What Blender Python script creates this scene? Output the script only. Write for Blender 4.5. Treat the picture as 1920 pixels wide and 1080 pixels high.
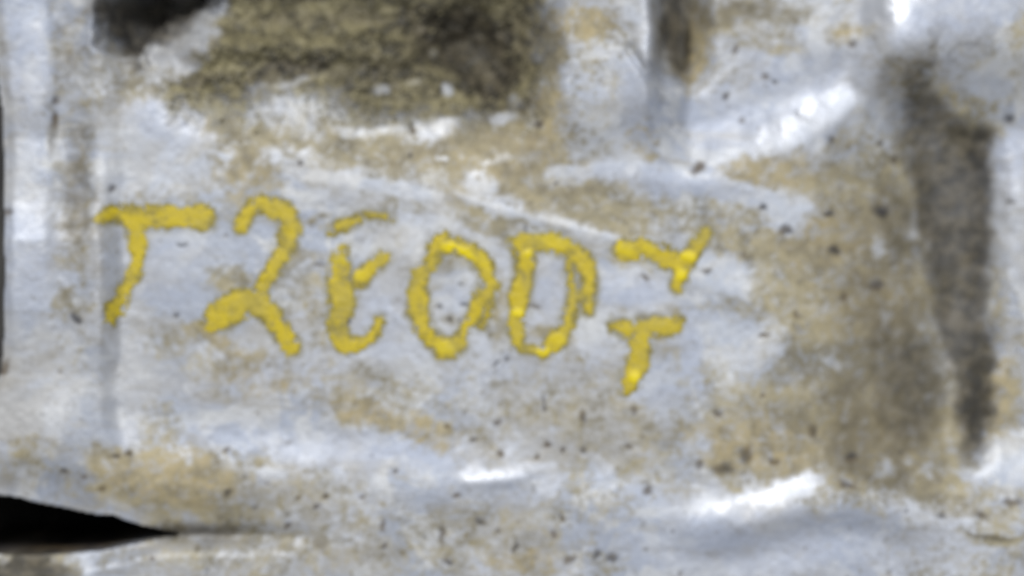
# Close-up of a dirty cast aluminium gearbox housing with yellow paint-pen writing.
import bpy, math
import numpy as np
from mathutils import Vector

scene = bpy.context.scene
for o in list(bpy.data.objects):
    bpy.data.objects.remove(o)

# ------------------------------------------------------------------ units
# plan coordinates "u": 12 u = 1 mm, u measured right and down over the casting face
U = 1.0 / 12000.0
Z0 = 0.060                       # height of the written face above the floor (m)

# ------------------------------------------------------------------ camera
cam_d = bpy.data.cameras.new('camera')
cam = bpy.data.objects.new('camera', cam_d)
scene.collection.objects.link(cam)
CAM_H = 0.45
cam.location = (0.0, 0.0, Z0 + CAM_H)
cam.rotation_euler = (0, 0, 0)
cam_d.sensor_width = 36
cam_d.lens = 36 * CAM_H / 0.160
cam_d.clip_start = 0.01
cam_d.clip_end = 20
cam_d.dof.use_dof = True
cam_d.dof.focus_distance = CAM_H - 0.024
cam_d.dof.aperture_fstop = 6.0
scene.camera = cam

# ------------------------------------------------------------------ light
w = bpy.data.worlds.new('World')
scene.world = w
w.use_nodes = True
bg = w.node_tree.nodes['Background']
bg.inputs['Color'].default_value = (0.97, 0.98, 1.0, 1)
bg.inputs['Strength'].default_value = 0.25


def area(name, loc, target, sx, sy, power, col):
    l = bpy.data.lights.new(name, 'AREA')
    l.shape = 'RECTANGLE'
    l.size = sx
    l.size_y = sy
    l.energy = power
    l.color = col
    o = bpy.data.objects.new(name, l)
    scene.collection.objects.link(o)
    o.location = loc
    d = Vector(target) - Vector(loc)
    o.rotation_euler = d.to_track_quat('-Z', 'Y').to_euler()
    return o


area('workshop_tube_lamp', (-0.28, 0.68, 0.95), (0, 0, Z0), 0.50, 0.26, 8.6, (1.0, 0.98, 0.95))
area('window_light', (0.25, 0.35, 1.25), (0, 0, Z0), 0.9, 0.7, 5.5, (0.95, 0.97, 1.0))

scene.render.engine = 'CYCLES'
scene.view_settings.view_transform = 'Standard'
scene.view_settings.look = 'None'
scene.view_settings.exposure = 0.0
scene.view_settings.gamma = 1.0


# ------------------------------------------------------------------ numpy noise and shape helpers
_rng = np.random.RandomState(7)
_LAT = _rng.rand(16, 256, 256).astype(np.float32)


def vn(x, y, sc, seed=0):
    """smooth value noise, -1..1"""
    L = _LAT[seed % 16]
    fx = x / sc + 17.3 * seed + 1000
    fy = y / sc + 9.1 * seed + 1000
    ix = np.floor(fx).astype(np.int64)
    iy = np.floor(fy).astype(np.int64)
    tx = fx - ix
    ty = fy - iy
    tx = tx * tx * tx * (tx * (tx * 6 - 15) + 10)
    ty = ty * ty * ty * (ty * (ty * 6 - 15) + 10)
    a = L[iy & 255, ix & 255]
    b = L[iy & 255, (ix + 1) & 255]
    c = L[(iy + 1) & 255, ix & 255]
    d = L[(iy + 1) & 255, (ix + 1) & 255]
    return 2 * ((a * (1 - tx) + b * tx) * (1 - ty) + (c * (1 - tx) + d * tx) * ty) - 1


def fbm(x, y, sc, seed=0, octv=4, gain=0.5):
    r = 0
    a = 1.0
    t = 0
    for i in range(octv):
        r = r + a * vn(x, y, sc / (2 ** i), seed + i)
        t += a
        a *= gain
    return r / t * 1.6


def S(a, b, x):
    t = np.clip((x - a) / (b - a), 0, 1)
    return t * t * (3 - 2 * t)


def I(x, xs, ys):
    return np.interp(x, xs, ys)


def G(x, y, cx, cy, rx, ry):
    return np.exp(-((x - cx) / rx) ** 2 - ((y - cy) / ry) ** 2)


def blob(x, y, cx, cy, rx, ry, rot=0.0, soft=0.35):
    c, s = math.cos(math.radians(rot)), math.sin(math.radians(rot))
    dx, dy = x - cx, y - cy
    r = np.sqrt(((dx * c + dy * s) / rx) ** 2 + ((-dx * s + dy * c) / ry) ** 2)
    return 1 - S(1 - soft, 1 + soft, r)


def stroke(x, y, pts, smooth=True):
    """signed distance to a brush stroke with changing half width (u)"""
    p = np.array(pts, float)
    if smooth and len(p) > 2:
        q = []
        for i in range(len(p) - 1):
            p0, p1, p2, p3 = p[max(i - 1, 0)], p[i], p[i + 1], p[min(i + 2, len(p) - 1)]
            for t in (0, .25, .5, .75):
                q.append(.5 * ((2 * p1) + (p2 - p0) * t + (2 * p0 - 5 * p1 + 4 * p2 - p3) * t * t
                               + (3 * p1 - p0 - 3 * p2 + p3) * t ** 3))
        q.append(p[-1])
        p = np.array(q)
    d = np.full(x.shape, 1e6)
    for a, b in zip(p[:-1], p[1:]):
        vx, vy = b[0] - a[0], b[1] - a[1]
        l2 = vx * vx + vy * vy + 1e-9
        t = np.clip(((x - a[0]) * vx + (y - a[1]) * vy) / l2, 0, 1)
        e = np.hypot(x - a[0] - t * vx, y - a[1] - t * vy) - (a[2] + (b[2] - a[2]) * t)
        d = np.minimum(d, e)
    return d


# ------------------------------------------------------------------ relief of the casting (mm above the written face)
def rim_line(x):
    return I(x, [-400, 195, 430, 640, 930, 1150, 1300, 1420, 1530, 1650, 1800, 2300],
             [812, 824, 850, 868, 888, 912, 962, 944, 908, 918, 955, 970])


def slot_edges(x):
    up = I(x, [-400, 0, 130, 250, 330, 480], [922, 930, 954, 983, 1001, 1003])
    lo = I(x, [-400, 0, 80, 190, 260, 330, 480], [1042, 1040, 1042, 1032, 1016, 1003, 1003])
    return up, lo


def recess_edge(x):
    return I(x, [150, 190, 250, 330, 400, 600, 900, 1050, 1100], [20, 70, 150, 205, 240, 268, 310, 290, 250])


def plate_edge(x):
    return I(x, [1230, 1300, 1420, 1520, 1600, 1660], [330, 315, 280, 232, 190, 130])


def outer_edge(y):
    return I(y, [-400, 0, 150, 200, 350, 500, 620, 700, 760, 940, 1080, 1500],
             [-60, -12, -4, 4, 8, 13, 11, 3, -30, -160, -160, -160])


def channel_right(y):
    return I(y, [-300, 60, 150, 215, 265, 320, 500, 600, 850, 960], [1765, 1748, 1756, 1815, 1872, 1885, 1880, 1868, 1848, 1840])


def channel_left(y):
    return I(y, [0, 100, 300, 450, 600, 700, 850, 960], [1712, 1690, 1706, 1738, 1772, 1802, 1814, 1820])


def H(x, y):
    xw = x + 5 * vn(x, y, 60, 1) + 2 * vn(x, y, 22, 2)
    yw = y + 5 * vn(x, y, 70, 3) + 2 * vn(x, y, 24, 4)
    h = 0.22 * fbm(x, y, 240, 5, 3)
    # raised flange along the left edge with a shallow groove
    wall = 1 - S(186, 236, xw + 6 * vn(x, y, 130, 7))
    h = h + wall * I(y, [-300, 180, 260, 380, 450, 580, 700, 820, 900], [1.6, 1.2, .8, 1.6, 3.0, 3.0, 1.8, 1.8, 1.2])
    h = h - 0.8 * S(82, 122, xw) * (1 - S(150, 190, xw)) * (1 - S(420, 800, y))
    h = h - 0.7 * (1 - S(-2, 26, xw - outer_edge(y)))
    # lower rim
    yl = rim_line(xw)
    h = h + S(-60, 50, yw - yl) * (1.3 - 1.2 * wall)
    ridge = S(1210, 1380, x) * (1 - S(1620, 1800, x))
    h = h + 0.72 * ridge * np.exp(-((yw - yl - 26) / 42) ** 2)
    h = h - 0.45 * ridge * S(20, 95, yw - yl) + 0.45 * ridge * S(90, 170, yw - yl)
    h = h + 0.45 * np.exp(-((stroke(x, y, [(880, 902, 0), (930, 898, 0), (978, 890, 0)]) / 17) ** 2))
    # wedge shaped slot
    up, lo = slot_edges(xw)
    h = h - 1.8 * S(-95, 0, yw - up) * (1 - S(380, 620, x)) * (1 - S(0, 40, yw - lo))
    din = np.minimum(yw - up, lo - yw)
    h = h - 1.4 * np.exp(-((yw - 1003) / 16) ** 2) * S(250, 330, x) * (1 - S(440, 660, x))
    # recess above the written face
    ye = recess_edge(xw)
    mx = S(176, 240, xw) * (1 - S(930, 1075, xw + 0.12 * (yw - 100)))
    dep = 1 - S(-260, 60, yw - ye)
    h = h - 7.0 * dep * mx
    h = h + 2.6 * np.exp(-((yw - 84 - 0.02 * (x - 500)) / 30) ** 2) * S(300, 380, x) * (1 - S(740, 820, x))
    h = h - 7.0 * G(xw, yw, 872, 75, 75, 60) - 4.0 * G(xw, yw, 925, 150, 38, 50)
    xq, yq = x + 20 * fbm(x, y, 45, 10, 3), y + 20 * fbm(x, y, 45, 13, 3)
    h = h - 22.0 * (1 - S(0.45, 1.25, np.sqrt(((xq - 290) / 105) ** 2 + ((yq + 40) / 72) ** 2)))
    h = h - 10.0 * blob(xq, yq, 232, 30, 46, 62, -12, .6)
    h = h + 17.0 * (1 - S(-150, -95, yw)) * S(120, 190, x) * (1 - S(960, 1040, x))  # unseen raised wall, added to shade the recess
    # upright rib and the pocket behind it
    rib = S(985, 1075, xw) * (1 - S(1208, 1250, xw)) * (1 - S(170, 330, yw))
    h = h + 2.6 * rib + 0.7 * np.exp(-((xw - 1202) / 26) ** 2) * (1 - S(100, 250, y))
    h = h - 0.6 * np.exp(-((stroke(x, y, [(1180, 95, 0), (1222, 160, 0), (1262, 235, 0)]) / 9) ** 2))
    h = h - 7.5 * S(1216, 1252, xw) * (1 - S(1285, 1350, xw)) * (1 - S(80, 185, yw))
    # sloping corner plate
    yd = plate_edge(xw)
    pm = S(1236, 1300, xw) * (1 - S(1600, 1680, xw))
    h = h - 2.9 * (1 - S(-90, 34, yw - yd)) * pm
    h = h + 0.45 * np.exp(-((yw - 315 - 0.08 * (x - 1040)) / 34) ** 2) * S(1020, 1080, x) * (1 - S(1360, 1460, x))
    h = h + 0.16 * np.exp(-((stroke(x, y, [(862, 368, 0), (960, 398, 0), (1155, 448, 0)]) / 10) ** 2))
    h = h + 2.3 * G(x, y, 1725, 85, 88, 88)
    # channel on the right
    gy = S(110, 420, y) * (1 - S(830, 930, y))
    h = h - 6.5 * S(1400, 1800, xw) * S(60, 260, y) * (1 - S(800, 930, y))
    h = h - 3.2 * S(-80, 80, xw - channel_left(yw)) * gy
    h = h + 6.5 * S(-74, 34, xw - channel_right(yw)) * gy
    # small ripples of the cast skin
    h = h + 0.06 * fbm(x, y, 60, 9, 3) + 0.025 * vn(x, y, 9, 3)
    # deep cuts last
    h = h - 50.0 * S(0, 7, din) * (1 - S(325, 335, x))
    oe = outer_edge(yw)
    k = S(-5, 0, x - oe)
    h = np.where(k < 1, h * k + (1 - k) * (-Z0 * 1000 + 2), h)
    return h


# ------------------------------------------------------------------ dirt, painted shade and painted glints: where they lie on the casting
TAN = [  # cx, cy, rx, ry, rot, soft, amount
    (450, 315, 75, 48, 20, .4, .8), (445, 365, 40, 30, 0, .5, .6), (780, 275, 150, 34, 4, .4, .75),
    (900, 300, 190, 46, 8, .4, .9), (1010, 345, 150, 38, 12, .35, .85), (1120, 395, 130, 38, 14, .35, .8),
    (900, 412, 70, 26, 16, .3, .8), (1020, 420, 60, 12, 16, .3, .6), (1190, 505, 52, 13, 20, .4, .6),
    (1440, 325, 85, 38, 0, .4, .7), (1230, 380, 120, 18, 8, .5, .4), (1400, 470, 75, 42, 10, .4, .8),
    (1440, 530, 62, 45, 20, .4, .7), (1560, 430, 80, 55, 0, .5, .75), (1620, 520, 130, 70, 0, .5, .85),
    (1640, 640, 130, 110, 0, .5, .9), (1680, 790, 140, 130, 0, .45, 1.0), (1600, 850, 110, 80, 0, .5, .85),
    (1690, 895, 130, 36, 14, .45, .9), (1420, 850, 130, 58, 4, .4, .8), (1350, 770, 60, 40, 0, .6, .4),
    (1500, 740, 80, 50, 0, .6, .5), (500, 712, 85, 24, 10, .5, .7), (600, 738, 60, 22, 10, .5, .6),
    (690, 772, 68, 28, 14, .4, .9), (800, 812, 62, 26, 18, .4, .9), (310, 905, 140, 58, 6, .35, .9),
    (180, 900, 80, 40, 0, .5, .5), (420, 960, 80, 26, 8, .5, .7), (990, 760, 110, 38, 6, .6, .5),
    (1090, 775, 50, 50, 0, .5, .45), (420, 520, 46, 26, 0, .4, .85), (368, 612, 24, 22, 0, .4, .9),
    (430, 648, 66, 24, 20, .5, .75), (150, 420, 28, 90, 0, .8, .45), (145, 290, 34, 90, 0, .8, .45),
    (60, 200, 40, 28, 0, .5, .55), (130, 565, 60, 40, 0, .5, .5), (60, 850, 60, 50, 0, .6, .5),
    (1090, 55, 62, 28, 0, .4, .8), (1040, 130, 18, 120, 0, .5, .8), (1212, 262, 32, 34, 20, .4, .85),
    (1310, 85, 28, 80, 8, .4, .9), (1590, 62, 46, 24, -10, .45, .7), (1430, 62, 90, 20, 6, .5, .5),
    (1500, 85, 30, 15, 0, .5, .5), (1640, 300, 80, 60, 0, .6, .5), (1870, 1012, 75, 16, 4, .4, .9),
    (1880, 760, 50, 90, 0, .5, .8), (1880, 560, 28, 90, 0, .6, .5), (560, 1010, 130, 20, 2, .5, .6), (960, 1050, 70, 22, 6, .5, .7),
    (850, 1040, 90, 34, 0, .6, .5), (610, 1060, 60, 30, 0, .6, .45), (1100, 1040, 60, 40, 0, .6, .5),
    (900, 960, 260, 70, 0, .7, .32), (820, 545, 40, 12, 0, .6, .35), (850, 590, 60, 14, 0, .6, .45),
    (1030, 630, 36, 16, 0, .4, .8), (925, 600, 22, 40, 12, .5, .6), (1245, 560, 30, 22, -40, .5, .45),
    (600, 590, 20, 60, 0, .5, .5), (600, 415, 60, 12, 0, .5, .6), (300, 372, 70, 12, 8, .5, .5),
    (600, 330, 80, 18, 8, .6, .4), (730, 330, 60, 20, 0, .6, .4), (60, 1060, 80, 30, 0, .5, .7),
    (1330, 640, 60, 26, 0, .7, .3), (1480, 640, 70, 40, 0, .6, .45), (1560, 340, 70, 40, 0, .6, .4),
    (250, 165, 60, 40, 20, .5, .7), (180, 160, 70, 80, 0, .6, .4), (140, 90, 50, 90, 0, .6, .3),
    (700, 275, 240, 40, 3, .6, .95), (960, 320, 150, 60, 8, .5, .95), (1090, 370, 120, 50, 12, .5, .9), (480, 262, 90, 34, 10, .6, .9),
    (1500, 480, 130, 80, 10, .6, .95), (1580, 350, 120, 70, 0, .7, .8), (1650, 400, 90, 110, 0, .7, .95), (1480, 560, 120, 60, 0, .7, .8), (1440, 620, 110, 60, 0, .8, .5), (700, 720, 200, 40, 8, .8, .55), (1000, 720, 200, 40, 6, .8, .55), (330, 640, 70, 40, 0, .8, .5), (650, 560, 130, 60, 0, .9, .3), (1560, 640, 150, 120, 0, .6, .85), (1600, 800, 170, 130, 0, .5, 1.0), (1640, 500, 100, 90, 0, .5, .95), (1400, 720, 90, 60, 0, .7, .5),
    (1030, 260, 34, 90, 0, .5, .9), (640, 262, 200, 22, 4, .5, .8), (760, 330, 120, 34, 8, .6, .6), (620, 290, 170, 30, 4, .6, .8), (1200, 400, 140, 30, 10, .5, .7), (1470, 420, 110, 60, 0, .6, .7), (1340, 690, 80, 60, 0, .7, .55), (1400, 800, 130, 70, 0, .6, .75), (300, 880, 130, 40, 6, .5, .9),
    (460, 690, 90, 34, 14, .6, .75), (740, 795, 110, 34, 16, .6, .8), (1060, 745, 150, 50, 4, .7, .6), (520, 1040, 220, 40, 0, .8, .45), (980, 1000, 220, 60, 0, .8, .42), (130, 700, 60, 80, 0, .8, .4), (720, 300, 110, 22, 6, .5, .75), (960, 270, 100, 40, 0, .5, 1.0), (1000, 330, 60, 60, 0, .5, .8),
    (1380, 30, 130, 40, 0, .6, .7), (1330, 150, 40, 40, 0, .7, .35), (1850, 130, 70, 60, 0, .7, .4),
    (1830, 220, 60, 70, 0, .6, .7), (1690, 330, 70, 90, 0, .6, .8), (1600, 380, 90, 70, 0, .6, .7), (1530, 560, 90, 90, 0, .6, .75),
    (1480, 600, 110, 70, 0, .7, .6), (1600, 720, 130, 120, 0, .6, .9), (1500, 800, 110, 80, 0, .6, .7), (1330, 380, 80, 30, 0, .6, .5),
    (1300, 420, 90, 30, 8, .5, .6), (760, 1020, 330, 60, 0, .8, .42), (1050, 960, 180, 60, 0, .8, .42), (560, 940, 130, 50, 0, .8, .5),
    (1230, 850, 130, 80, 0, .8, .42), (900, 840, 120, 40, 0, .8, .4), (1040, 700, 160, 30, 5, .8, .4), (260, 1055, 120, 30, 0, .8, .35),
    (400, 1045, 160, 34, 0, .7, .5), (1100, 150, 60, 110, 0, .8, .45), (1160, 60, 40, 80, 0, .7, .4), (700, 410, 60, 25, 0, .6, .4),
    (640, 700, 130, 24, 8, .7, .45), (1620, 270, 60, 60, 0, .6, .6), (1900, 1000, 80, 60, 0, .7, .4), (1790, 940, 90, 40, 0, .7, .5),
]
PALE = [  # whiter oxide and chips; the top right patch is painted sheen
    (420, 290, 18, 7, 5, .4, 1), (560, 295, 62, 16, 10, .5, .5), (880, 165 - 0, 0.1, 0.1, 0, .4, 0),
    (838, 168, 14, 13, 0, .5, .7), (808, 92, 12, 8, 15, .6, .5), (890, 103, 14, 7, -15, .6, .4),
    (950, 221, 23, 12, -12, .5, .75), (968, 184, 10, 11, 0, .6, .5), (775, 153, 16, 7, -5, .6, .5),
    (720, 163, 16, 10, 0, .4, .5), (812, 245, 42, 22, -22, .45, .8), (690, 244, 95, 12, 3, .5, .62),
    (540, 150, 62, 9, -10, .5, .6), (545, 195, 80, 40, 10, .6, .55), (920, 300, 44, 7, 2, .6, .5),
    (985, 296, 16, 9, 0, .6, .4), (820, 295, 16, 6, 0, .4, .8), (905, 345, 32, 26, 12, .4, .9),
    (1475, 395, 48, 40, 20, .4, .9), (1350, 512, 60, 42, 8, .35, 1), (1652, 466, 15, 24, -8, .6, .7),
    (1728, 436, 14, 10, -15, .6, .6), (1660, 888, 19, 22, 0, .6, .65), (1710, 864, 15, 11, -20, .6, .65),
    (1740, 885, 18, 10, -10, .4, .5), (1395, 650, 80, 50, 0, .5, .8), (1560, 680, 18, 12, 0, .5, .6),
    (1310, 838, 30, 20, 0, .5, .6), (1180, 480, 26, 6, 2, .3, .9), (1190, 540, 62, 30, 5, .35, 1),
    (1850, 150, 46, 34, -10, .5, .7), (1640, 225, 44, 40, 0, .6, .5), (1750, 300, 0.1, .1, 0, .4, 0),
    (1770, 18, 130, 40, -12, .6, .8), (1905, 860, 45, 50, 0, .4, .9), (1900, 460, 30, 60, 0, .5, .6), (240, 275, 46, 90, 20, .5, .6),
    (350, 300, 60, 40, 10, .6, .7), (300, 345, 90, 26, 5, .7, .6), (350, 470, 70, 40, 0, .8, .5), (50, 360, 34, 90, 0, .6, .7), (50, 620, 50, 80, 0, .8, .5), (120, 740, 70, 70, 0, .8, .6), (700, 470, 40, 50, 0, .8, .4), (770, 430, 40, 40, 0, .6, .8), (250, 700, 40, 90, 0, .8, .4), (1130, 220, 50, 90, 0, .8, .4), (1060, 330, 40, 20, 0, .6, .7), (900, 470, 26, 34, 40, .35, .8), (835, 420, 40, 24, -30, .4, .7),
]
DARK = [  # grime, plus shade painted into hollows, pocket and channel
    
    (1832, 740, 30, 120, 0, .4, .95), (1680, 150, 50, 75, 25, .6, .5), (1745, 90, 12, 90, 24, .6, .55),
    (1852, 285, 26, 60, 10, .6, 1.05), (1800, 90, 10, 60, 48, .6, .5), (1600, 620, 150, 170, 0, .8, .30), (1700, 800, 130, 140, 0, .7, .42),
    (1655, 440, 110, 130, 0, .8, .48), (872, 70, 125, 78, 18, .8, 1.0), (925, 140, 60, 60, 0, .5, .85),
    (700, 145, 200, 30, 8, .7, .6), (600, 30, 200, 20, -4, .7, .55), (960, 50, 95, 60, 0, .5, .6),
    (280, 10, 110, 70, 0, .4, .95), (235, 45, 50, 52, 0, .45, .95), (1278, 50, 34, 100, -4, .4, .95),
    (1350, 30, 70, 24, 0, .6, .5), (140, 50, 50, 70, 0, .7, .45), (146, 330, 30, 150, 0, .9, .62), (130, 590, 40, 60, 0, .9, .3),
    (370, 1001, 110, 18, 1, .9, .7), (540, 1006, 120, 14, 2, .8, .4), (40, 1075, 100, 30, 0, .5, .95), (1860, 1003, 60, 9, 3, .5, .6), (340, 90, 70, 44, -20, .8, .55), (700, 200, 300, 40, 6, .9, .4), (450, 190, 120, 40, 12, .9, .35),
    (240, 116, 24, 10, 10, .5, .6), (1222, 160, 10, 60, -32, .5, .35), (1280, 130, 30, 40, 0, .5, .6),
    (1450, 30, 60, 26, 0, .6, .4), (650, 190, 160, 40, 0, .7, .35), (1500, 600, 70, 120, 0, .9, .18),
    (97, 240, 10, 60, 0, .5, .5), (150, 90, 60, 110, 0, .8, .5), (250, 140, 60, 40, 20, .8, .4), (560, 240, 100, 60, 0, .8, .36), (990, 150, 40, 110, 0, .9, .4), (1690, 230, 40, 90, -16, .7, .5),
    (1640, 700, 130, 190, 0, .8, .5), (1710, 720, 90, 190, -6, .7, .72), (1650, 560, 110, 110, 0, .8, .5), (1640, 860, 120, 80, 0, .7, .6), (1690, 420, 60, 110, -10, .7, .6), (1540, 760, 110, 130, 0, .9, .3), (760, 275, 320, 50, 4, .8, .34), (960, 300, 130, 60, 8, .8, .38), (1020, 170, 30, 110, 0, .9, .3), (900, 250, 160, 40, 0, .8, .4), (1836, 740, 30, 120, 3, .8, 1.15), (1380, 20, 150, 30, 0, .7, .5),
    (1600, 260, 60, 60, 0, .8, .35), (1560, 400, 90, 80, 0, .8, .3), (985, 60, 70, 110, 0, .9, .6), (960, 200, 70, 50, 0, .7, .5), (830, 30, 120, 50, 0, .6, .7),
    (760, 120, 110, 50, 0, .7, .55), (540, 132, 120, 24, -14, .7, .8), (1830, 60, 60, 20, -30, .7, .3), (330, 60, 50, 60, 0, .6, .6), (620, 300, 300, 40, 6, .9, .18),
    (760, 1030, 300, 50, 0, .9, .2), (60, 860, 60, 60, 0, .9, .2), (1850, 150, 90, 80, 0, .9, .28),
]
SPECK = [  # cx, cy, rx, ry, rot
    (562, 307, 7, 6, 0), (211, 353, 9, 7, 0), (148, 597, 9, 13, -15), (21, 397, 8, 8, 0), (12, 690, 10, 18, 12),
    (123, 882, 8, 8, 0), (222, 856, 9, 6, 0), (242, 850, 8, 6, 0), (192, 917, 11, 6, -10), (160, 893, 7, 6, 0), (424, 843, 8, 6, -20),
    (430, 923, 6, 14, 35), (742, 884, 7, 6, -20), (855, 927, 8, 7, 0), (900, 976, 14, 10, 5), (682, 931, 6, 6, 0),
    (938, 851, 8, 6, 20), (1007, 856, 7, 6, 0), (1039, 1003, 7, 9, 0), (1148, 1046, 12, 11, 0), (1382, 89, 10, 7, -25),
    (1436, 140, 9, 7, 10), (1455, 149, 9, 6, 20), (1310, 313, 16, 9, -35), (1901, 221, 13, 11, 0), (1010, 230, 13, 7, -15),
    (1600, 80, 9, 7, 0), (1560, 261, 8, 7, 0), (1896, 941, 24, 9, -4), (1838, 964, 17, 8, 20), (1763, 968, 10, 6, 0),
    (1043, 342, 6, 5, 0), (1434, 630, 13, 6, -8), (1494, 592, 9, 7, 0), (1902, 377, 11, 7, 15), (773, 246, 6, 8, 0),
    (1500, 210, 9, 5, -60), (1430, 222, 0.1, .1, 0), (1365, 178, 7, 8, 20), (1685, 297, 7, 9, 0), (1660, 265, 7, 6, 0),
    (932, 792, 9, 9, 0), (888, 825, 7, 6, 0), (840, 800, 6, 5, 0), (1020, 758, 6, 16, 0), (1095, 782, 7, 17, -8),
    (1190, 770, 7, 12, -20), (1093, 842, 10, 8, 0), (1028, 835, 8, 6, 0), (1055, 845, 5, 5, 0), (1180, 837, 9, 5, 30),
    (1214, 919, 13, 8, -15), (1054, 972, 5, 10, -15), (830, 1000, 7, 22, -5), (720, 985, 5, 15, 12), (720, 1024, 9, 7, -30),
    (965, 1026, 5, 14, 5), (1068, 1048, 14, 9, -40), (1118, 1040, 7, 12, 25), (840, 1052, 10, 8, 0), (560, 933, 7, 5, 0),
    (610, 930, 6, 8, 0), (595, 950, 8, 6, 0), (288, 1048, 6, 6, 0), (503, 905, 6, 5, 0), (540, 985, 6, 9, 40), (770, 290, 5, 5, 0),
    (985, 428, 5, 9, 0), (865, 533, 8, 4, 15), (824, 577, 7, 5, 0), (870, 572, 8, 5, 10), (843, 600, 6, 6, 0),
    (930, 680, 10, 4, -30), (952, 672, 5, 7, 0), (1022, 673, 7, 4, 0), (653, 604, 5, 7, 0), (598, 497, 12, 4, 6),
    (1003, 575, 13, 4, 12), (1062, 605, 6, 4, 0), (1210, 520, 10, 5, 15), (1325, 508, 11, 6, 15), (106, 190, 8, 10, 0), (105, 225, 6, 14, 0),
    (1430, 745, 6, 6, 0), (1345, 775, 10, 7, 0), (1400, 852, 14, 20, 5), (1355, 880, 22, 13, 0), (1452, 866, 12, 9, 0),
    (1310, 873, 8, 12, 0), (1525, 810, 10, 12, 0), (1600, 860, 14, 12, 0), (1590, 908, 18, 7, 12), (1475, 432, 14, 10, 10), (1430, 390, 9, 6, 10),
    (1650, 535, 16, 12, 0), (1660, 395, 18, 14, 0), (1587, 558, 10, 9, 0), (1555, 400, 12, 8, 0), (1570, 470, 14, 9, 10), (330, 590, 8, 5, 0), (340, 460, 12, 4, 0),
]
SCRAPE_GLINT = [  # scraped bare metal, and some highlights painted as pale strokes
    [(862, 366, 2), (905, 384, 6), (960, 400, 4), (1040, 418, 7), (1100, 433, 9), (1156, 449, 3)],
    [(1040, 322, 12), (1150, 318, 14), (1240, 330, 15), (1330, 345, 18), (1420, 368, 16), (1520, 388, 10)],
    [(540, 322, 4), (640, 335, 9), (740, 350, 10), (820, 372, 8)],
    [(870, 893, 3), (930, 889, 6), (984, 880, 4)],
    [(1430, 283, 6), (1520, 246, 14), (1595, 198, 10)],
    [(805, 560, 8), (870, 575, 10), (915, 580, 6)],
    [(785, 440, 8), (782, 480, 10)],
    [(1622, 26, 12), (1660, 18, 16), (1690, 36, 8)], [(1180, 20, 8), (1215, 60, 8), (1222, 110, 7)], [(160, 1050, 6), (172, 1090, 10)], [(70, 30, 14), (60, 110, 18), (72, 190, 14)],
    [(1300, 960, 6), (1420, 940, 14), (1525, 908, 10)],
]


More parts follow.
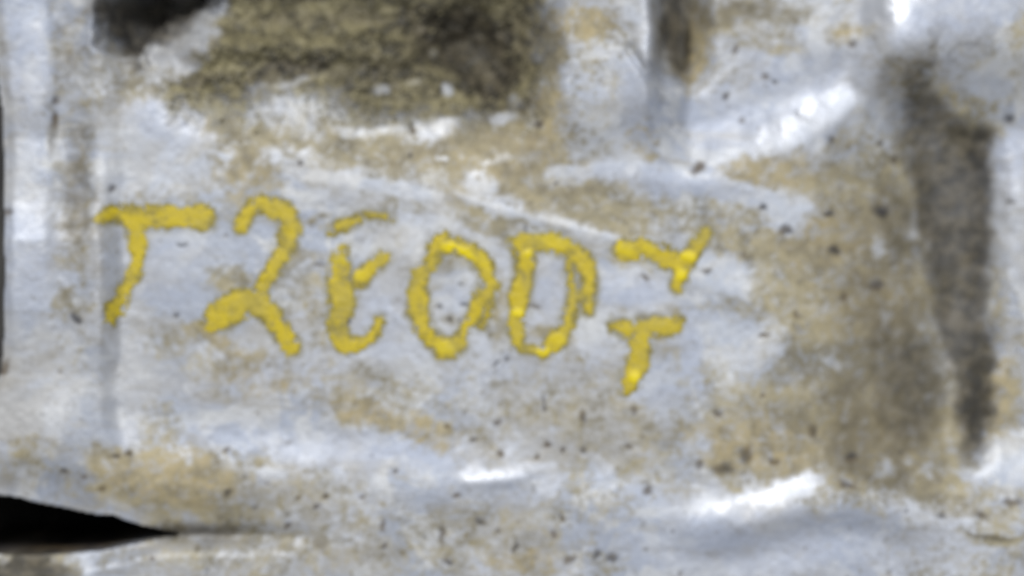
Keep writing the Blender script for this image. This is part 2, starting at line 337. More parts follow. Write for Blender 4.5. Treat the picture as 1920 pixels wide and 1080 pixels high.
# brush strokes of the writing: points (u, u, half width), then thick glossy drops
LETTERS = [
    ('painted_letter', 'yellow painted letter T', [
        [(190, 408, 8), (222, 400, 14), (265, 408, 23), (310, 409, 22), (345, 408, 19), (376, 407, 25)],
        [(258, 420, 17), (259, 460, 15), (257, 490, 14), (245, 522, 10), (233, 545, 12), (220, 578, 16), (211, 604, 9)]], []),
    ('painted_numeral', 'yellow painted numeral 2', [
        [(452, 421, 15), (472, 390, 16), (504, 386, 18), (536, 402, 19), (543, 428, 20), (536, 458, 17), (518, 494, 15), (500, 526, 12), (486, 550, 13)],
        [(482, 560, 19), (446, 573, 26), (416, 590, 26), (388, 613, 13)],
        [(482, 563, 21), (507, 592, 19), (529, 622, 16), (548, 650, 16)]], []),
    ('painted_letter', 'yellow painted letter E of broken strokes', [
        [(618, 435, 5), (634, 428, 11), (654, 420, 13), (672, 411, 6)],
        [(684, 404, 4), (700, 401, 4), (716, 402, 2), (734, 411, 1)],
        [(641, 468, 11), (638, 492, 17), (632, 524, 19), (640, 549, 25), (642, 572, 24), (630, 596, 16), (637, 630, 18), (648, 642, 19), (674, 643, 12), (690, 637, 9), (705, 620, 10), (711, 602, 9)],
        [(674, 524, 14), (696, 502, 14), (718, 481, 12)]],
     [(640, 488, 12, 8, 0, .45), (676, 516, 14, 9, -30, .4)]),
    ('painted_numeral', 'yellow painted numeral 0', [
        [(830, 440, 9), (815, 469, 14), (803, 494, 13), (787, 520, 16), (784, 550, 17), (787, 580, 18), (793, 611, 15), (810, 636, 15), (832, 652, 20), (854, 649, 18), (866, 626, 11), (880, 604, 12), (898, 578, 14), (910, 553, 17), (919, 530, 14), (911, 503, 15), (895, 480, 16), (873, 467, 15), (851, 462, 15), (832, 456, 14)],
        [(784, 505, 11), (788, 520, 12)],
        [(920, 570, 10), (910, 596, 8), (900, 615, 5)]],
     [(858, 470, 34, 9, 22, 1.0), (836, 652, 18, 12, 0, .5), (905, 490, 8, 18, -25, .35)]),
    ('painted_letter', 'yellow painted letter D', [
        [(966, 456, 13), (985, 476, 17), (983, 503, 16), (979, 530, 16), (973, 561, 18), (970, 589, 16), (968, 617, 17), (971, 643, 11), (990, 653, 9), (1018, 657, 11), (1043, 639, 17), (1059, 614, 13), (1070, 583, 11), (1077, 555, 9), (1070, 520, 5), (1068, 496, 6)],
        [(968, 450, 10), (1001, 455, 17), (1040, 455, 19), (1068, 468, 18), (1090, 486, 17), (1104, 517, 12), (1105, 544, 12), (1104, 578, 11)],
        [(1076, 556, 10), (1098, 552, 9)]],
     [(970, 587, 14, 8, 12, 1.0), (991, 473, 7, 8, 0, .8), (1017, 658, 14, 8, 0, .8), (1040, 452, 40, 14, 4, .3), (1046, 636, 14, 12, 0, .4)]),
    ('painted_numeral', 'yellow painted numeral 7 with its foot set apart', [
        [(1162, 470, 13), (1182, 468, 16), (1213, 470, 17), (1240, 479, 17), (1266, 494, 16)],
        [(1323, 434, 8), (1307, 457, 12), (1290, 480, 14), (1277, 510, 14), (1270, 537, 11)],
        [(1148, 613, 7), (1180, 616, 13), (1213, 613, 15), (1240, 613, 15), (1268, 607, 11)],
        [(1204, 627, 17), (1200, 660, 17), (1193, 687, 17), (1183, 713, 15), (1173, 731, 8)]],
     [(1289, 481, 14, 9, -5, 1.0), (1275, 514, 11, 12, 0, 1.0), (1190, 706, 12, 13, 0, 1.0), (1170, 468, 18, 12, 0, .45), (1216, 467, 12, 10, 0, .4)]),
]


GOLD = [  # yellow clay in the dirt
    (310, 895, 140, 52, 6, .6, 1), (500, 715, 90, 26, 10, .7, .9), (690, 775, 80, 30, 14, .7, 1), (800, 812, 70, 30, 18, .6, 1), (1420, 838, 130, 56, 4, .7, .9),
    (1440, 322, 90, 38, 0, .7, .9), (1560, 450, 100, 60, 10, .8, .8), (1640, 570, 100, 80, 0, .8, .7), (1212, 262, 36, 36, 0, .6, 1), (1310, 90, 30, 80, 8, .6, 1), (1090, 55, 70, 30, 0, .6, 1),
    (1000, 230, 70, 80, 0, .8, .8), (450, 330, 70, 50, 0, .8, .7), (900, 320, 160, 50, 8, .8, .6), (1650, 800, 110, 90, 0, .9, .6), (1880, 740, 40, 90, 0, .7, .9), (960, 1050, 80, 24, 6, .7, .9),
    (430, 640, 70, 26, 20, .7, .7), (1590, 62, 50, 26, 0, .6, .9),
]
GLINT = [  # highlights painted in as paler, glossier metal
    [(876, 893, 6), (930, 889, 10), (980, 881, 6)], [(1425, 268, 10), (1520, 224, 40), (1590, 180, 26)],
    [(1310, 955, 2), (1420, 934, 12), (1525, 904, 8)], [(1630, 26, 24), (1665, 10, 36), (1720, -10, 24)], [(1218, 0, 8), (1222, 110, 8)],
]
BLUE = [  # bluish skin, with cool sheen painted into it
    (640, 838, 260, 36, 5, .6, .8), (700, 590, 70, 80, 0, .7, .7), (1190, 545, 70, 34, 0, .4, 1), (1300, 660, 24, 90, -8, .5, .9), (55, 120, 38, 120, 0, .5, .9),
    (50, 480, 45, 110, 0, .6, .9), (1780, 25, 120, 56, -20, .5, 1), (1440, 190, 180, 80, -22, .6, .75), (1450, 1025, 320, 66, 3, .7, .9), (1480, 180, 120, 60, -25, .6, .8), (1200, 210, 40, 80, -10, .6, .7),
    (1270, 345, 150, 24, 8, .6, .9), (1908, 300, 26, 60, 0, .5, .9), (320, 500, 60, 60, 0, .8, .6), (300, 230, 70, 30, 25, .5, .8), (1030, 540, 34, 60, 0, .6, .8), (850, 555, 40, 14, 5, .5, .8),
    (560, 700, 120, 40, 0, .8, .5), (960, 700, 160, 40, 0, .8, .5), (215, 470, 18, 120, 0, .5, .8), (920, 910, 110, 34, 0, .6, .6), (1540, 975, 130, 26, 4, .6, .6), (1230, 720, 70, 40, 0, .6, .7),
]


def masks(x, y):
    wx = x + 13 * fbm(x, y, 46, 1, 3) + 4 * vn(x, y, 9, 6)
    wy = y + 12 * fbm(x, y, 44, 4, 3) + 4 * vn(x, y, 9, 7)
    sx = x + 3.5 * vn(x, y, 12, 8) + 1.5 * vn(x, y, 5, 5)
    sy = y + 3.5 * vn(x, y, 12, 9) + 1.5 * vn(x, y, 5, 6)
    tan = np.zeros_like(x)
    for cx, cy, rx, ry, rot, so, am in TAN:
        tan = np.maximum(tan, am * blob(wx, wy, cx, cy, rx * 1.12, ry * 1.12, rot, min(so * 1.5, .95)))
    crust = S(0, 60, x - 250 - 0.2 * (150 - y)) * (1 - S(-60, 45, wx - 1030)) * (1 - S(-95, 70, wy - I(x, [200, 330, 400, 560, 760, 880, 1050], [175, 215, 235, 240, 250, 255, 235])))
    crust = crust * S(-10, 50, wx + wy - I(y, [-200, 0, 60, 120, 200], [395, 395, 440, 460, 430]))
    dark = .6 * crust * S(.05, .6, fbm(x * .5, y * 1.4, 60, 6, 4))
    for cx, cy, rx, ry, rot, so, am in DARK:
        dark = np.maximum(dark, am * blob(wx, wy, cx, cy, rx, ry, rot, so))
    spk_shade = np.zeros_like(x)
    for cx, cy, rx, ry, rot in SPECK:
        spk_shade = np.maximum(spk_shade, (.95 if rx * ry < 60 or max(rx, ry) > 11 and cy < 740 else .85) * blob(sx, sy, cx, cy, rx * .85, ry * .85, rot, .55))
    # scattered small specks
    r = np.random.RandomState(21)
    for i in range(260):
        cx, cy = r.uniform(-250, 2170), r.uniform(-150, 1230)
        dens = .35 + .65 * (cy > 760) + .5 * (cx > 1350)
        if r.rand() > dens or (220 < cx < 1300 and 400 < cy < 700 and r.rand() < .6):
            continue
        a = r.uniform(1.8, 4.2)
        j = (np.abs(x - cx) < 16) & (np.abs(y - cy) < 16)
        spk_shade[j] = np.maximum(spk_shade[j], r.uniform(.2, .75) * blob(sx[j], sy[j], cx, cy, a, a * r.uniform(.7, 1.8), r.uniform(0, 180), .5))
    pale = np.zeros_like(x)
    for cx, cy, rx, ry, rot, so, am in PALE:
        pale = np.maximum(pale, am * blob(wx * .6 + sx * .4, wy * .6 + sy * .4, cx, cy, rx, ry, rot, min(so * 1.4, .9)))
    shine = np.zeros_like(x)
    for st in GLINT:
        shine = np.maximum(shine, 1 - S(-14, 16, stroke(wx, wy, st)))
    for st in SCRAPE_GLINT:
        pale = np.maximum(pale, 1 - S(-8, 12, stroke(sx * .5 + wx * .5, sy * .5 + wy * .5, st)))
    # light dirt over everything off the written face, broken up by noise
    gen = S(.10, .62, fbm(x, y, 90, 2, 5) * .9 + .15 * (y > 860) + .25 * S(1300, 1650, x))
    tan = np.maximum(tan, (.46 - .22 * (1 - S(150, 260, x))) * gen)
    halo = np.full(x.shape, 1e6)
    j = (x > 150) & (x < 1370) & (y > 350) & (y < 770)
    hx, hy = sx[j] + 4 * vn(x[j], y[j], 26, 3), sy[j] + 4 * vn(x[j], y[j], 26, 4)
    hd = np.full(hx.shape, 1e6)
    for nm, lab, strokes, glossy in LETTERS:
        for st in strokes:
            hd = np.minimum(hd, stroke(hx, hy, st, False))
    halo[j] = hd
    halo = (1 - S(1, 15, halo)) * (.35 + .65 * S(-.3, .5, vn(x, y, 40, 5)))
    blue = np.zeros_like(x)
    for cx, cy, rx, ry, rot, so, am in BLUE:
        blue = np.maximum(blue, am * blob(wx, wy, cx, cy, rx, ry, rot, so))
    gold = np.zeros_like(x)
    for cx, cy, rx, ry, rot, so, am in GOLD:
        gold = np.maximum(gold, am * blob(wx, wy, cx, cy, rx, ry, rot, so))
    tan = tan * (1 - .75 * blue)
    tan = tan * (1 - .9 * shine)
    tan = tan * (1 - .6 * (1 - S(85, 110, x)) * S(180, 300, y) * (1 - S(780, 860, y)))
    k = 1 - pale * .92
    tan = tan * k
    crust = crust * k
    dark = dark * (1 - pale * .75)
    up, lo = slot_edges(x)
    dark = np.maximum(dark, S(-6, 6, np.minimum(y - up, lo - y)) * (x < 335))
    spk_shade = np.maximum(spk_shade, 1.2 * S(-4, 8, np.minimum(y - up, lo - y)) * (x < 330))  # darkness of the slot painted onto its walls
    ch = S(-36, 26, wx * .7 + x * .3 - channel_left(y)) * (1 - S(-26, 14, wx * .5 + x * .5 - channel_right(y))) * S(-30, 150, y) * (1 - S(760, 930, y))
    dark = np.maximum(dark, ch * I(y, [0, 100, 200, 330, 600, 700, 850], [.4, .6, .72, .84, .86, 1.0, 1.0]))  # shade of the channel painted in along with its grime
    return tan, crust, dark, spk_shade, pale, halo, shine, blue, gold


# ------------------------------------------------------------------ materials
class NT:
    def __init__(self, name):
        self.m = bpy.data.materials.new(name)
        self.m.use_nodes = True
        self.t = self.m.node_tree
        self.t.nodes.clear()
        self.out = self.n('ShaderNodeOutputMaterial')

    def n(self, typ, **kw):
        nd = self.t.nodes.new(typ)
        for k, v in kw.items():
            setattr(nd, k, v)
        return nd

    def l(self, a, b):
        self.t.links.new(a, b)

    def noise(self, vec, scale, detail=4, rough=.55, dist=0.0):
        nd = self.n('ShaderNodeTexNoise')
        nd.inputs['Scale'].default_value = scale
        nd.inputs['Detail'].default_value = detail
        nd.inputs['Roughness'].default_value = rough
        nd.inputs['Distortion'].default_value = dist
        self.l(vec, nd.inputs['Vector'])
        return nd.outputs['Fac']

    def attr(self, name):
        nd = self.n('ShaderNodeAttribute')
        nd.attribute_name = name
        return nd.outputs['Fac']

    def ramp(self, v, a, b, lo=0.0, hi=1.0):
        nd = self.n('ShaderNodeMapRange')
        nd.interpolation_type = 'SMOOTHSTEP'
        nd.inputs[1].default_value = a
        nd.inputs[2].default_value = b
        nd.inputs[3].default_value = lo
        nd.inputs[4].default_value = hi
        self.l(v, nd.inputs[0])
        return nd.outputs[0]

    def math(self, op, a, b=None, clamp=False):
        nd = self.n('ShaderNodeMath', operation=op, use_clamp=clamp)
        for i, v in enumerate((a, b)):
            if v is None:
                continue
            if isinstance(v, (int, float)):
                nd.inputs[i].default_value = v
            else:
                self.l(v, nd.inputs[i])
        return nd.outputs[0]

    def mix(self, f, a, b):
        nd = self.n('ShaderNodeMix', data_type='RGBA')
        for s, v in ((0, f), (6, a), (7, b)):
            if isinstance(v, (int, float)):
                nd.inputs[s].default_value = v
            elif isinstance(v, tuple):
                nd.inputs[s].default_value = (*v, 1)
            else:
                self.l(v, nd.inputs[s])
        return nd.outputs[2]

    def mixf(self, f, a, b):
        nd = self.n('ShaderNodeMix', data_type='FLOAT')
        for s, v in ((0, f), (2, a), (3, b)):
            if isinstance(v, (int, float)):
                nd.inputs[s].default_value = v
            else:
                self.l(v, nd.inputs[s])
        return nd.outputs[0]


def casting_material():
    N = NT('dirty_cast_aluminium')
    co = N.n('ShaderNodeTexCoord').outputs['Object']
    tan, crust, dark, spk_shade, pale, halo, shine, blue = (N.attr(k) for k in ('tan', 'crust', 'dark', 'speck_shade', 'pale', 'halo', 'shine', 'blue'))
    n_big = N.noise(co, 55, 3, .5)
    n_mid = N.noise(co, 260, 4, .6, .4)
    n_fin = N.noise(co, 900, 3, .6)
    n_vf = N.noise(co, 2200, 2, .6)
    n_c = N.noise(co, 140, 4, .6, .6)
    n_d = N.noise(co, 420, 3, .55, .3)
    # bare casting: blue-grey skin, wiped streaks and flaky whiter oxide
    mp = N.n('ShaderNodeMapping')
    mp.inputs['Rotation'].default_value = (0, 0, math.radians(12))
    mp.inputs['Scale'].default_value = (.32, 1.0, 1.0)
    N.l(co, mp.inputs['Vector'])
    n_st = N.noise(mp.outputs[0], 330, 5, .62, .5)
    n_pt = N.noise(co, 95, 6, .66, .9)
    col = N.mix(N.ramp(n_big, .40, .60), (.38, .418, .50), (.44, .442, .445))
    col = N.mix(N.ramp(n_pt, .49, .57, 0, .75), col, N.mix(N.ramp(n_big, .42, .58), (.60, .61, .615), (.52, .555, .63)))
    col = N.mix(N.ramp(n_st, .52, .64, 0, .55), col, (.32, .305, .27))
    col = N.mix(N.ramp(n_st, .34, .46, .45, 0), col, (.60, .615, .62))
    col = N.mix(N.ramp(n_mid, .55, .74, 0, .36), col, (.30, .285, .25))
    col = N.mix(N.math('MULTIPLY', pale, .75), col, N.mix(N.ramp(n_c, .4, .6), (.53, .575, .66), (.68, .69, .70)))
    col = N.mix(N.math('MULTIPLY', N.math('MULTIPLY', blue, N.ramp(n_mid, .3, .6, .4, 1)), .75), col, (.415, .462, .575))  # bluish skin and its sheen put into the colour
    hf = N.math('MULTIPLY', N.math('MULTIPLY', halo, N.ramp(n_mid, .3, .6, .25, 1)), .85)
    col = N.mix(hf, col, (.235, .21, .10))
    # thin clay and oil film
    tf = N.math('ADD', tan, N.math('MULTIPLY', N.math('SUBTRACT', n_mid, .5), 1.2))
    tf = N.math('ADD', tf, N.math('MULTIPLY', N.math('SUBTRACT', n_fin, .5), 1.15))
    tf = N.math('MULTIPLY', N.ramp(tf, .10, .82), N.ramp(tan, .02, .3))
    n_e = N.noise(co, 520, 4, .65, .7)
    tf = N.math('MULTIPLY', tf, N.ramp(n_e, .33, .52, .45, 1))
    tcol = N.mix(N.ramp(n_c, .35, .65), (.208, .186, .119), (.425, .372, .228))
    tcol = N.mix(N.ramp(n_d, .50, .72, 0, .7), tcol, (.135, .115, .070))
    gold = N.attr('gold')
    tcol = N.mix(N.math('MULTIPLY', gold, N.ramp(n_d, .35, .6, .75, .25)), tcol, (.47, .375, .185))
    col = N.mix(N.math('MULTIPLY', tf, .92), col, tcol)
    # gritty olive crust
    cf = N.math('ADD', crust, N.math('MULTIPLY', N.math('SUBTRACT', n_d, .5), .9))
    cf = N.math('MULTIPLY', N.ramp(cf, .12, .95), N.ramp(crust, .02, .25))
    ccol = N.mix(N.ramp(N.math('ADD', N.math('MULTIPLY', n_d, .5), N.math('MULTIPLY', n_st, .5)), .40, .60), (.052, .046, .025), (.268, .240, .134))
    ccol = N.mix(N.ramp(n_vf, .50, .70, 0, .6), ccol, (.25, .23, .14))
    ccol = N.mix(N.ramp(n_fin, .56, .74, 0, .5), ccol, (.07, .06, .036))
    col = N.mix(cf, col, ccol)
    # dark oily grime, plus painted shade of slot, channel and recess
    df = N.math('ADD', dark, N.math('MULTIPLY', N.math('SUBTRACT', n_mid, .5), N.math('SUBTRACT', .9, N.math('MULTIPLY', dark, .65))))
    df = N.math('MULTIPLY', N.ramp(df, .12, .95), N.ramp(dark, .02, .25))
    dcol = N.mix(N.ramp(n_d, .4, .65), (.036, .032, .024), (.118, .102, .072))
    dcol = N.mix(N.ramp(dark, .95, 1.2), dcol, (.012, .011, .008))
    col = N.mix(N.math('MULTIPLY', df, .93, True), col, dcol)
    # specks, and the slot's shade painted near-black
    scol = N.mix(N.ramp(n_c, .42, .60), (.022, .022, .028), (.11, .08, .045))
    col = N.mix(N.math('MULTIPLY', spk_shade, .85, True), col, N.mix(N.ramp(spk_shade, 1.0, 1.15), scol, (.006, .006, .006)))
    # peppering
    col = N.mix(N.ramp(n_fin, .52, .68, 0, .16), col, (.20, .18, .145))
    col = N.mix(N.math('MULTIPLY', N.ramp(n_fin, .32, .45, .10, 0), N.math('SUBTRACT', 1.0, N.math('MAXIMUM', N.math('MAXIMUM', df, cf), N.math('MULTIPLY', tf, .8)))), col, (.60, .61, .62))
    pep = N.ramp(n_fin, .66, .76, 0, .5)
    col = N.mix(pep, col, (.16, .14, .11))
    col = N.mix(N.math('MULTIPLY', shine, .75), col, (.52, .545, .60))  # highlight tint painted in at the glints
    dirt_shade = N.math('MAXIMUM', N.math('MAXIMUM', tf, cf), N.math('MAXIMUM', df, spk_shade))  # all dirt layers, painted shade included
    dirt_shade = N.math('MULTIPLY', dirt_shade, N.math('SUBTRACT', 1.0, N.math('MULTIPLY', shine, .8)), True)
    b = N.n('ShaderNodeBsdfPrincipled')
    N.l(N.ramp(spk_shade, .6, 1.1, .5, .05), b.inputs['Specular IOR Level'])
    N.l(col, b.inputs['Base Color'])
    N.l(N.mixf(dirt_shade, N.mixf(shine, .28, .5), 0.0), b.inputs['Metallic'])
    ro = N.mixf(dirt_shade, N.mixf(shine, N.ramp(n_mid, .3, .7, .46, .60), .43), .62)
    N.l(ro, b.inputs['Roughness'])
    bp = N.n('ShaderNodeBump')
    bp.inputs['Strength'].default_value = .3
    bp.inputs['Distance'].default_value = .0004
    hh = N.math('ADD', N.math('MULTIPLY', n_fin, .35), N.math('MULTIPLY', n_vf, .2))
    hh = N.math('ADD', hh, N.math('MULTIPLY', N.math('MULTIPLY', n_d, cf), 1.6))
    N.l(hh, bp.inputs['Height'])
    N.l(N.mixf(shine, .3, .06), bp.inputs['Strength'])
    N.l(bp.outputs[0], b.inputs['Normal'])
    N.l(b.outputs[0], N.out.inputs[0])
    return N.m


def paint_material():
    N = NT('yellow_paint')
    co = N.n('ShaderNodeTexCoord').outputs['Object']
    th = N.attr('thick')
    gl = N.attr('blob')
    n1 = N.noise(co, 380, 4, .6, .3)
    n2 = N.noise(co, 1100, 3, .6)
    f = N.math('ADD', th, N.math('MULTIPLY', N.math('SUBTRACT', n1, .5), 1.5))
    col = N.mix(N.ramp(f, .05, .75), (.25, .21, .05), (.58, .455, .022))
    col = N.mix(N.ramp(n1, .46, .66, 0, .5), col, (.57, .45, .04))
    col = N.mix(N.ramp(n2, .60, .74, 0, .6), col, (.20, .17, .055))
    n3 = N.noise(co, 170, 4, .6, .5)
    col = N.mix(N.ramp(n3, .45, .68, 0, .45), col, (.37, .32, .10))
    n4 = N.noise(co, 640, 4, .65, .4)
    col = N.mix(N.ramp(n4, .54, .68, 0, .55), col, (.23, .195, .075))
    col = N.mix(gl, col, (.80, .65, .015))
    b = N.n('ShaderNodeBsdfPrincipled')
    N.l(col, b.inputs['Base Color'])
    N.l(N.mixf(gl, .48, .25), b.inputs['Roughness'])
    b.inputs['Specular IOR Level'].default_value = .35
    bp = N.n('ShaderNodeBump')
    bp.inputs['Strength'].default_value = .4
    bp.inputs['Distance'].default_value = .0003
    N.l(n2, bp.inputs['Height'])
    N.l(bp.outputs[0], b.inputs['Normal'])
    N.l(b.outputs[0], N.out.inputs[0])
    return N.m


def simple_noise_material(name, c0, c1, scale, rough):
    N = NT(name)
    co = N.n('ShaderNodeTexCoord').outputs['Object']
    n1 = N.noise(co, scale, 5, .6)
    b = N.n('ShaderNodeBsdfPrincipled')
    N.l(N.mix(N.ramp(n1, .35, .65), c0, c1), b.inputs['Base Color'])
    b.inputs['Roughness'].default_value = rough
    bp = N.n('ShaderNodeBump')
    bp.inputs['Strength'].default_value = .3
    bp.inputs['Distance'].default_value = .001
    N.l(n1, bp.inputs['Height'])
    N.l(bp.outputs[0], b.inputs['Normal'])
    N.l(b.outputs[0], N.out.inputs[0])
    return N.m


M_CAST = casting_material()
M_PAINT = paint_material()
M_FLOOR = simple_noise_material('stained_concrete', (.03, .03, .03), (.07, .068, .064), 30, .8)
M_GRIT = simple_noise_material('dry_grit', (.13, .115, .068), (.27, .245, .15), 700, .8)


# ------------------------------------------------------------------ floor
def link(o, parent=None):
    scene.collection.objects.link(o)
    o.parent = parent
    return o


me = bpy.data.meshes.new('floor')
me.from_pydata([(-1.5, -1.5, 0), (1.5, -1.5, 0), (1.5, 1.5, 0), (-1.5, 1.5, 0)], [], [(0, 1, 2, 3)])
me.materials.append(M_FLOOR)
floor = link(bpy.data.objects.new('floor', me))
floor['kind'] = 'structure'
floor['label'] = 'dark stained concrete workshop floor under the housing'

# ------------------------------------------------------------------ the housing
housing = link(bpy.data.objects.new('gearbox_housing', None))
housing.empty_display_size = .05
housing['label'] = 'dirty cast aluminium gearbox housing with T2E0D7 hand painted in yellow'
housing['category'] = 'housing'

STEP = 3.0
X0, X1, Y0, Y1 = -186.0, 2214.0, -300.0, 1380.0
gx = np.arange(X0, X1 + .1, STEP)
gy = np.arange(Y0, Y1 + .1, STEP)
NX, NY = len(gx), len(gy)
PX, PY = np.meshgrid(gx, gy)
tan, crust, dark, spk_shade, pale, halo, shine, blue, gold = masks(PX, PY)
HH = H(PX, PY)
EXTRA = (crust * (.55 * fbm(PX, PY, 16, 11, 3) + .35 * fbm(PX, PY, 40, 12, 3))
         + tan * .07 * vn(PX, PY, 14, 2) + .10 * S(.3, .8, dark) * fbm(PX, PY, 22, 3, 3) - .10 * spk_shade)
HH = HH + EXTRA
XY = np.stack([(PX - 960) * U, (540 - PY) * U, Z0 + HH * .001], -1)
# true normals of the whole relief, so neighbouring parts meet without a seam
dzy, dzx = np.gradient(HH * .001, STEP * U)
NRM = np.stack([-dzx, dzy, np.ones_like(dzx)], -1)
NRM /= np.linalg.norm(NRM, axis=-1, keepdims=True)

cxm = (PX[:-1, :-1] + PX[1:, 1:]) / 2
cym = (PY[:-1, :-1] + PY[1:, 1:]) / 2
reg = np.zeros(cxm.shape, int)                                     # 0 writing_panel
reg[(cym > rim_line(cxm) - 4)] = 2                                 # lower_rim
reg[(cxm > channel_left(cym) - 6) & (cym < 960) & (cym > 60)] = 6  # side_channel
reg[(cxm > channel_right(cym) - 4) & (cym < 960)] = 7              # side_wall
reg[(cxm < 206) & (cym < rim_line(cxm) - 4)] = 1                   # edge_flange
reg[(cxm >= 190) & (cxm < 1030) & (cym < recess_edge(cxm))] = 3    # upper_recess
reg[(cxm >= 1030) & (cxm < 1232) & (cym < 318)] = 4                # upright_rib
reg[(cxm >= 1232) & (cxm < 1650) & (cym < plate_edge(cxm) - 4)] = 5  # corner_plate
up_, lo_ = slot_edges(cxm)
reg[(cym > (up_ + lo_) / 2) & (cxm < 480)] = 8                     # lower_flange
NAMES = ['writing_panel', 'edge_flange', 'lower_rim', 'upper_recess', 'upright_rib', 'corner_plate',
         'side_channel', 'side_wall', 'lower_flange']
idx = np.arange(NX * NY).reshape(NY, NX)
quads = np.stack([idx[1:, :-1], idx[1:, 1:], idx[:-1, 1:], idx[:-1, :-1]], -1).reshape(-1, 4)
regf = reg.reshape(-1)
regf = np.where((cxm < outer_edge(cym) - 10).reshape(-1) & (HH[:-1, :-1] < -50).reshape(-1), -1, regf)   # beyond the casting there is only floor
V = XY.reshape(-1, 3)
NV = NRM.reshape(-1, 3)
ATT = {'tan': tan, 'crust': crust, 'dark': dark, 'speck_shade': spk_shade, 'pale': pale, 'halo': halo, 'shine': shine, 'blue': blue, 'gold': gold}


def grid_mesh(name, verts, q, mat, atts, parent, normals=None):
    m = bpy.data.meshes.new(name)
    m.vertices.add(len(verts))
    m.vertices.foreach_set('co', np.ascontiguousarray(verts, np.float32).ravel())
    m.loops.add(len(q) * 4)
    m.loops.foreach_set('vertex_index', np.ascontiguousarray(q, np.int32).ravel())
    m.polygons.add(len(q))
    m.polygons.foreach_set('loop_start', np.arange(0, len(q) * 4, 4, dtype=np.int32))
    m.update(calc_edges=True)
    m.polygons.foreach_set('use_smooth', np.ones(len(q), bool))
    for k, a in atts.items():
        at = m.attributes.new(k, 'FLOAT', 'POINT')
        at.data.foreach_set('value', np.ascontiguousarray(a, np.float32))
    if normals is not None:
        m.normals_split_custom_set_from_vertices([tuple(n) for n in normals])
    m.materials.append(mat)
    return link(bpy.data.objects.new(name, m), parent)


def sub(mask_faces):
    q = quads[mask_faces]
    u, inv = np.unique(q, return_inverse=True)
    return u, inv.reshape(-1, 4)


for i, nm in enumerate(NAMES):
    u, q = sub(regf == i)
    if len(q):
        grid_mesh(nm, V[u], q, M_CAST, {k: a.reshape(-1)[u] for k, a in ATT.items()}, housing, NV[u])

# outer sides of the casting down to the floor
ring = np.concatenate([idx[0, :-1], idx[:-1, -1], idx[-1, :0:-1], idx[:0:-1, 0]])
top = V[ring]
bot = top.copy()
bot[:, 2] = 0.0
n = len(ring)
sv = np.concatenate([top, bot])
k = np.arange(n)
k2 = (k + 1) % n
sq = np.stack([k, k2, k2 + n, k + n], -1)
sq = sq[(top[k, 2] > .004) | (top[k2, 2] > .004)]
grid_mesh('outer_wall', sv, sq, M_CAST,
          {a: np.concatenate([v.reshape(-1)[ring]] * 2) for a, v in ATT.items()}, housing)

# ------------------------------------------------------------------ grit lying in the crust of the recess (nobody could count it)
r = np.random.RandomState(5)
ico_v = np.array([(0, 0, 1), (.894, 0, .447), (.276, .851, .447), (-.724, .526, .447), (-.724, -.526, .447), (.276, -.851, .447),
                  (.724, .526, -.447), (-.276, .851, -.447), (-.894, 0, -.447), (-.276, -.851, -.447), (.724, -.526, -.447), (0, 0, -1)])
ico_f = [(0, 1, 2), (0, 2, 3), (0, 3, 4), (0, 4, 5), (0, 5, 1), (1, 6, 2), (2, 7, 3), (3, 8, 4), (4, 9, 5), (5, 10, 1),
         (6, 7, 2), (7, 8, 3), (8, 9, 4), (9, 10, 5), (10, 6, 1), (11, 7, 6), (11, 8, 7), (11, 9, 8), (11, 10, 9), (11, 6, 10)]
gv, gf = [], []
tries = 0
while len(gv) < 1300 and tries < 30000:
    tries += 1
    a, b = r.uniform(230, 1040), r.uniform(-90, 300)
    j, i = int((b - Y0) / STEP), int((a - X0) / STEP)
    if crust[j, i] * (1 - .75 * dark[j, i]) < r.uniform(.25, 1.0):
        continue
    s = r.uniform(.10, .30) * (1.5 if r.rand() < .08 else 1) * .001
    sc = s * r.uniform(.7, 1.3, 3)
    p = ico_v * sc * r.uniform(.8, 1.2, (12, 1)) + V[idx[j, i]]
    gf += [tuple(np.array(f) + 12 * len(gv)) for f in ico_f]
    gv.append(p)
m = bpy.data.meshes.new('grit')
m.from_pydata(np.concatenate(gv).tolist(), [], [tuple(int(t) for t in f) for f in gf])
m.polygons.foreach_set('use_smooth', np.ones(len(m.polygons), bool))
m.materials.append(M_GRIT)
g = link(bpy.data.objects.new('grit', m), housing)
g['kind'] = 'stuff'
g['label'] = 'olive brown grit caked in the recess'

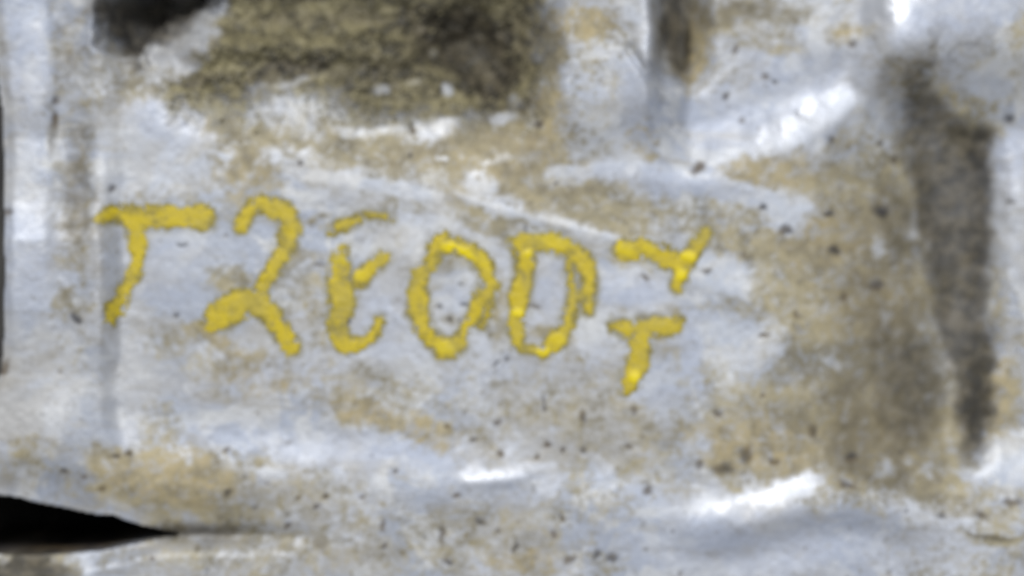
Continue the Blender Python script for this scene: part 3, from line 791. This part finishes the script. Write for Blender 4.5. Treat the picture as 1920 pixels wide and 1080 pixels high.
# ------------------------------------------------------------------ the writing: T 2 E 0 D 7, one paint film per character
PS = 1.25
for nm, lab, strokes, glossy in LETTERS:
    allp = np.array([p for s in strokes for p in s])
    ax = np.arange(allp[:, 0].min() - 34, allp[:, 0].max() + 34, PS)
    ay = np.arange(allp[:, 1].min() - 34, allp[:, 1].max() + 34, PS)
    ux, uy = np.meshgrid(ax, ay)
    wx = ux + 3.2 * vn(ux, uy, 21, 3) + 2.4 * vn(ux, uy, 8, 4)
    wy = uy + 3.2 * vn(ux, uy, 21, 5) + 2.4 * vn(ux, uy, 8, 6)
    sd = np.full(ux.shape, 1e6)
    for s in strokes:
        sd = np.minimum(sd, stroke(wx, wy, s) - (6.0 if 'foot' in lab else 3.8))
    # worn gaps where the pen skipped on the rough skin
    gap = fbm(ux, uy, 13, 8, 3)
    sd = sd + 4.5 * vn(ux, uy, 4.5, 9)
    sd = sd + (30 if 'broken' in lab else 16) * S(.40, .85, gap) * S(-18, 0, sd)
    inside = sd < 0
    gl = np.zeros_like(ux)
    for cx, cy, rx, ry, rot, am in glossy:
        gl = np.maximum(gl, am * blob(wx, wy, cx, cy, rx, ry, rot, .45))
    gl = gl * S(0, 5, -sd)
    th = S(0, 13, -sd) * (.72 + .28 * np.clip(fbm(ux, uy, 34, 7, 3), -1, 1))
    hp = H(ux, uy) + .07 + .10 * th + .12 * gl + .03 * vn(ux, uy, 9, 2)
    vv = np.stack([(ux - 960) * U, (540 - uy) * U, Z0 + hp * .001], -1).reshape(-1, 3)
    f = inside[:-1, :-1] & inside[1:, :-1] & inside[:-1, 1:] & inside[1:, 1:]
    ii = np.arange(ux.size).reshape(ux.shape)
    qq = np.stack([ii[1:, :-1], ii[1:, 1:], ii[:-1, 1:], ii[:-1, :-1]], -1)[f]
    u, inv = np.unique(qq, return_inverse=True)
    o = grid_mesh(nm, vv[u], inv.reshape(-1, 4), M_PAINT, {'thick': th.reshape(-1)[u], 'blob': gl.reshape(-1)[u]}, housing)
    o['label'] = lab
